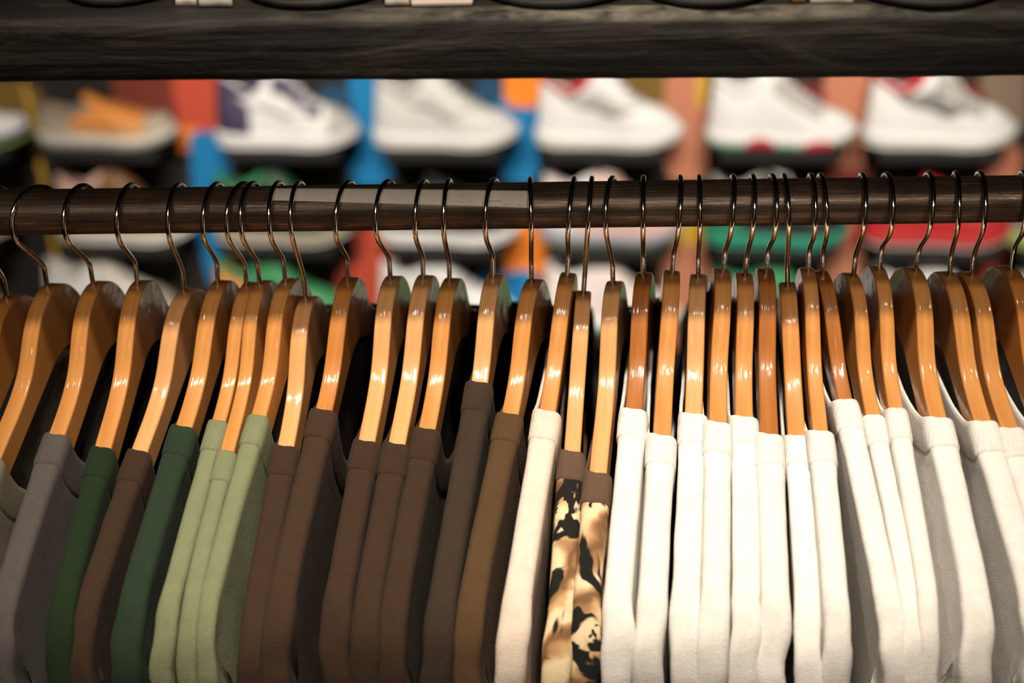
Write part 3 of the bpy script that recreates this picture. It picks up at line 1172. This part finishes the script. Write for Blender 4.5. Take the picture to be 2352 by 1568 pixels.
# per row: heel pixel, label and look of each shoe; columns shared by the three rows
SHOES = [
    [
        (-230, 'white running shoe cut off by the picture edge, top display row', dict(upper=WHITE, mid=PURP, outs=LIME, height='low', stripe=LGREY)),
        (100, 'tan and orange runner, top display row beside the yellow wall strip', dict(upper=(0.55, 0.26, 0.09), heel=TAN, mid=OFFW, outs=GREY, lining=GREY, eyestay=ORNG, laces=ORNG, tongue=ORNG, toe=TAN, stripe=ORNG, height='low')),
        (508, 'white sneaker with dark purple panels, top display row', dict(upper=WHITE, mid=WHITE, outs=WHITE, lining=PURP, heel=PURP, stripe=WHITE, eyestay=PURP, laces=WHITE, toe=LGREY, height='high')),
        (866, 'plain white sneaker between the two blue wall strips', dict(slope_front=True, upper=(0.60, 0.59, 0.56), mid=WHITE, outs=OFFW, lining=LGREY, stripe=(0.5, 0.49, 0.46), height='high')),
        (1236, 'white high sneaker with red lining beside the orange wall patch', dict(upper=WHITE, mid=WHITE, outs=OFFW, lining=RED, stripe=LGREY, height='high')),
        (1625, 'white high sneaker with red sole inserts, top display row', dict(upper=WHITE, mid=WHITE, outs=GREEN, slope_front=True, lining=WHITE, stripe=None, eyestay=LGREY, sole_patch=RED, height='high')),
        (1984, 'white high sneaker with red lining and grey side stripe near the right edge', dict(upper=WHITE, mid=WHITE, outs=OFFW, lining=RED, stripe=GREY, eyestay=LGREY, height='high')),
    ],
    [
        (-255, 'pale soled shoe cut off by the picture edge, middle display row', dict(upper=BROWN, mid=OFFW, outs=OFFW, height='low')),
        (150, 'dark shoe with pink heel and long white sole, middle display row', dict(upper=BROWN, mid=OFFW, outs=WHITE, lining=PINK, heel=PINK, toe=BLACK, height='high')),
        (505, 'green shoe with tan sole behind the rail, middle display row', dict(upper=(0.018, 0.075, 0.035), mid=TAN, outs=OFFW, lining=GREEN, toe=GREY, height='high')),
        (878, 'black shoe with white sole behind the rail label', dict(upper=BLACK, mid=WHITE, outs=WHITE, lining=BLACK, height='mid')),
        (1245, 'white and pink shoe with purple sole, middle display row', dict(upper=PINK, mid=(0.30, 0.29, 0.36), outs=(0.10, 0.15, 0.08), lining=WHITE, tongue=WHITE, heel=WHITE, height='high')),
        (1620, 'green soled shoe with round white tongue, middle display row', dict(upper=BLACK, heel=GREEN, mid=(0.02, 0.28, 0.18), outs=(0.02, 0.28, 0.18), lining=LGREY, tongue=WHITE, laces=WHITE, height='high')),
        (1985, 'red shoe with grey sole between pinkish wall strips', dict(upper=RED, mid=RED, outs=LGREY, lining=BLACK, height='mid')),
        (2310, 'shoe with lime sole at the picture edge, middle display row', dict(upper=GREY, mid=LIME, outs=LIME, height='mid')),
    ],
    [
        (-255, 'dark brown shoe cut off by the picture edge, bottom display row', dict(upper=BROWN, mid=OFFW, height='mid')),
        (130, 'white shoe with orange tongue tag, bottom display row', dict(upper=WHITE, mid=WHITE, outs=OFFW, lining=LGREY, tongue=ORNG, laces=OFFW, toe=TAN, eyestay=OFFW, height='high')),
        (510, 'green shoe with orange heel, bottom display row', dict(upper=(0.05, 0.26, 0.10), mid=(0.05, 0.26, 0.10), outs=OFFW, lining=GREEN, heel=ORNG, height='high')),
        (880, 'large white shoe, bottom display row beside the blue wall patch', dict(upper=WHITE, mid=WHITE, outs=LGREY, lining=WHITE, height='high')),
        (1250, 'white and pale pink shoe, bottom display row', dict(upper=(0.72, 0.62, 0.58), mid=WHITE, outs=GREEN, lining=WHITE, height='high')),
        (1625, 'bright green shoe between pinkish wall strips, bottom display row', dict(upper=(0.05, 0.28, 0.12), mid=WHITE, outs=OFFW, lining=GREEN, height='high')),
        (1985, 'white shoe beside the red wall patch, bottom display row', dict(upper=WHITE, mid=WHITE, outs=OFFW, lining=WHITE, height='high')),
        (2310, 'white shoe at the picture edge, bottom display row', dict(upper=WHITE, mid=WHITE, outs=OFFW, height='high')),
    ],
]
ROWN = ('top', 'middle', 'bottom')
for r, row in enumerate(SHOES):
    for k, (px, lab, look) in enumerate(row):
        u, _ = on_wall(px, (340, 560, 790)[r], 0.08)
        z = ROW_Z[r]
        shoe(lab, wall_pt(u, z, 0.078), WALL_A, **look)
        # its ledge: a board, with a black panel added below to stand in for shade
        root = empty('shoe_ledge', wall_pt(u + 0.14, z - LEDGE_T, 0), (0, 0, WALL_A))
        tag(root, 'black ledge under the ' + ' '.join(lab.split(',')[0].split()[:9]) + ', ' + ROWN[r] + ' row', 'ledge', 'black shoe ledges on the wall')
        bevel_box('ledge_board', (-0.118, 0.118, -LEDGE_D, -0.0005, 0.0, LEDGE_T), M_BLACK, root, 0.002, 1)
        bevel_box('ledge_shade_panel', (-0.112, 0.112, -0.014, -0.0005, -0.085, -0.0005), M_BLACK, root, 0.002, 1)

# ------------------------------------------------------------------ things standing on the rack's shelf
def on_shelf(px, py):
    d = ray(px, py)
    z = RZ + SH_T0
    for _ in range(4):
        t = (z - CAM_P.z) / d.z
        p = CAM_P + d * t
        z = RZ + SH_T0 + p.x * SH_TILT
    return p + Vector((0, 0, 0.0008))


G = 'shoes displayed on the rack shelf'
def toe_shoe(px0, px1, py, label, **look):
    a = on_shelf((px0 + px1) / 2, py)
    wd = (on_shelf(px1, py) - on_shelf(px0, py)).length
    o = shoe(label, Vector((a.x, a.y + 0.29 + 0.002, a.z + 0.0004)), -math.pi / 2, group=G, **look)
    s = wd / 0.100
    o.scale = (0.72, s, 1)
    o.location.y -= 0.29 * 0.28
    return o


toe_shoe(100, 395, 20, 'pale grey shoe with black sole on the rack shelf', upper=LGREY, mid=LGREY, outs=BLACK, height='low', lift=0.0)
toe_shoe(530, 880, 26, 'navy shoe beside the woven grey strap on the rack shelf', upper=NAVY, mid=NAVY, outs=BLACK, height='low', lift=0.0)
toe_shoe(1090, 1460, 26, 'navy shoe beside the white carton on the rack shelf', upper=NAVY, mid=NAVY, outs=BLACK, height='low', lift=0.0)
toe_shoe(1462, 1805, 24, 'navy shoe beside the brown tag on the rack shelf', upper=NAVY, mid=NAVY, outs=BLACK, height='low', lift=0.0)
toe_shoe(1975, 2345, 26, 'black shoe on the rack shelf near its right end', upper=BLACK, mid=BLACK, outs=BLACK, height='low', lift=0.0)


def strap(name, px0, px1, py, label, mat, h, cat, fold=0.004):
    """short strip of material hanging forwards over the shelf top, slightly rippled"""
    a, b = on_shelf(px0, py), on_shelf(px1, py)
    V, uv = [], []
    n, m = 14, 10
    for i in range(n + 1):
        t = i / n
        p = a.lerp(b, t)
        for j in range(m + 1):
            s = j / m
            V.append((p.x, p.y + 0.002 + s * h * 0.35 + fold * math.sin(t * 7 + s * 2) * s, p.z + s * h))
            uv.append((t * (b - a).length, s * h))
    o = mesh(name, V, grid_faces(n + 1, m + 1), mat, uv=uv)
    o.modifiers.new('t', 'SOLIDIFY').thickness = 0.0022
    tag(o, label, cat)
    return o


def knit(name, col):
    m, nt, b = new_mat(name)
    v = coords(nt, 'UV', (1, 1, 1))
    wv = nd(nt, 'ShaderNodeTexWave', wave_type='BANDS', bands_direction='Y')
    wv.inputs['Scale'].default_value = 260
    wv.inputs['Distortion'].default_value = 1.5
    nt.links.new(v, wv.inputs['Vector'])
    nt.links.new(ramp(nt, wv.outputs['Fac'], [(0.1, tuple(x * .45 for x in col)), (0.6, col)]), b.inputs['Base Color'])
    b.inputs['Roughness'].default_value = 0.9
    bump(nt, wv.outputs['Fac'], 0.6, 0.001, b)
    return m


K1, K2 = knit('woven_grey_tape', (0.50, 0.47, 0.42)), knit('white_knit', (0.55, 0.52, 0.46))
strap('fabric_strap', 402, 450, 17, 'short pale grey fabric strap beside the pale grey shoe', paint(OFFW, .8), 0.05, 'strap')
strap('fabric_strap', 455, 532, 20, 'woven pale grey strap touching the first navy shoe', K1, 0.05, 'strap')
strap('fabric_strap', 884, 940, 18, 'chunky knitted grey strap beside the white carton', K2, 0.05, 'strap')


def small_box(name, px0, px1, py, h, d, mat, label, cat):
    a, b = on_shelf(px0, py), on_shelf(px1, py)
    o = bevel_box(name, (a.x, b.x, a.y, a.y + d, a.z - 0.0002, a.z + h), mat, None, 0.002, 2)
    return tag(o, label, cat)


o = small_box('shoe_carton', 944, 1086, 19, 0.045, 0.05, paint((0.72, 0.62, 0.57), .6), 'small white and pinkish carton on the rack shelf', 'box')
small_box('leather_tag', 1818, 1852, 11, 0.03, 0.012, paint(BROWN, .5), 'small brown leather tag beside the navy shoe', 'tag')
strap('leather_tag', 1862, 1962, 13, 'pebbled grey leather tag beside the black shoe', plain('pebbled_grey_leather', (0.30, 0.28, 0.25), .5, scale=900, vary=.3), 0.03, 'tag')
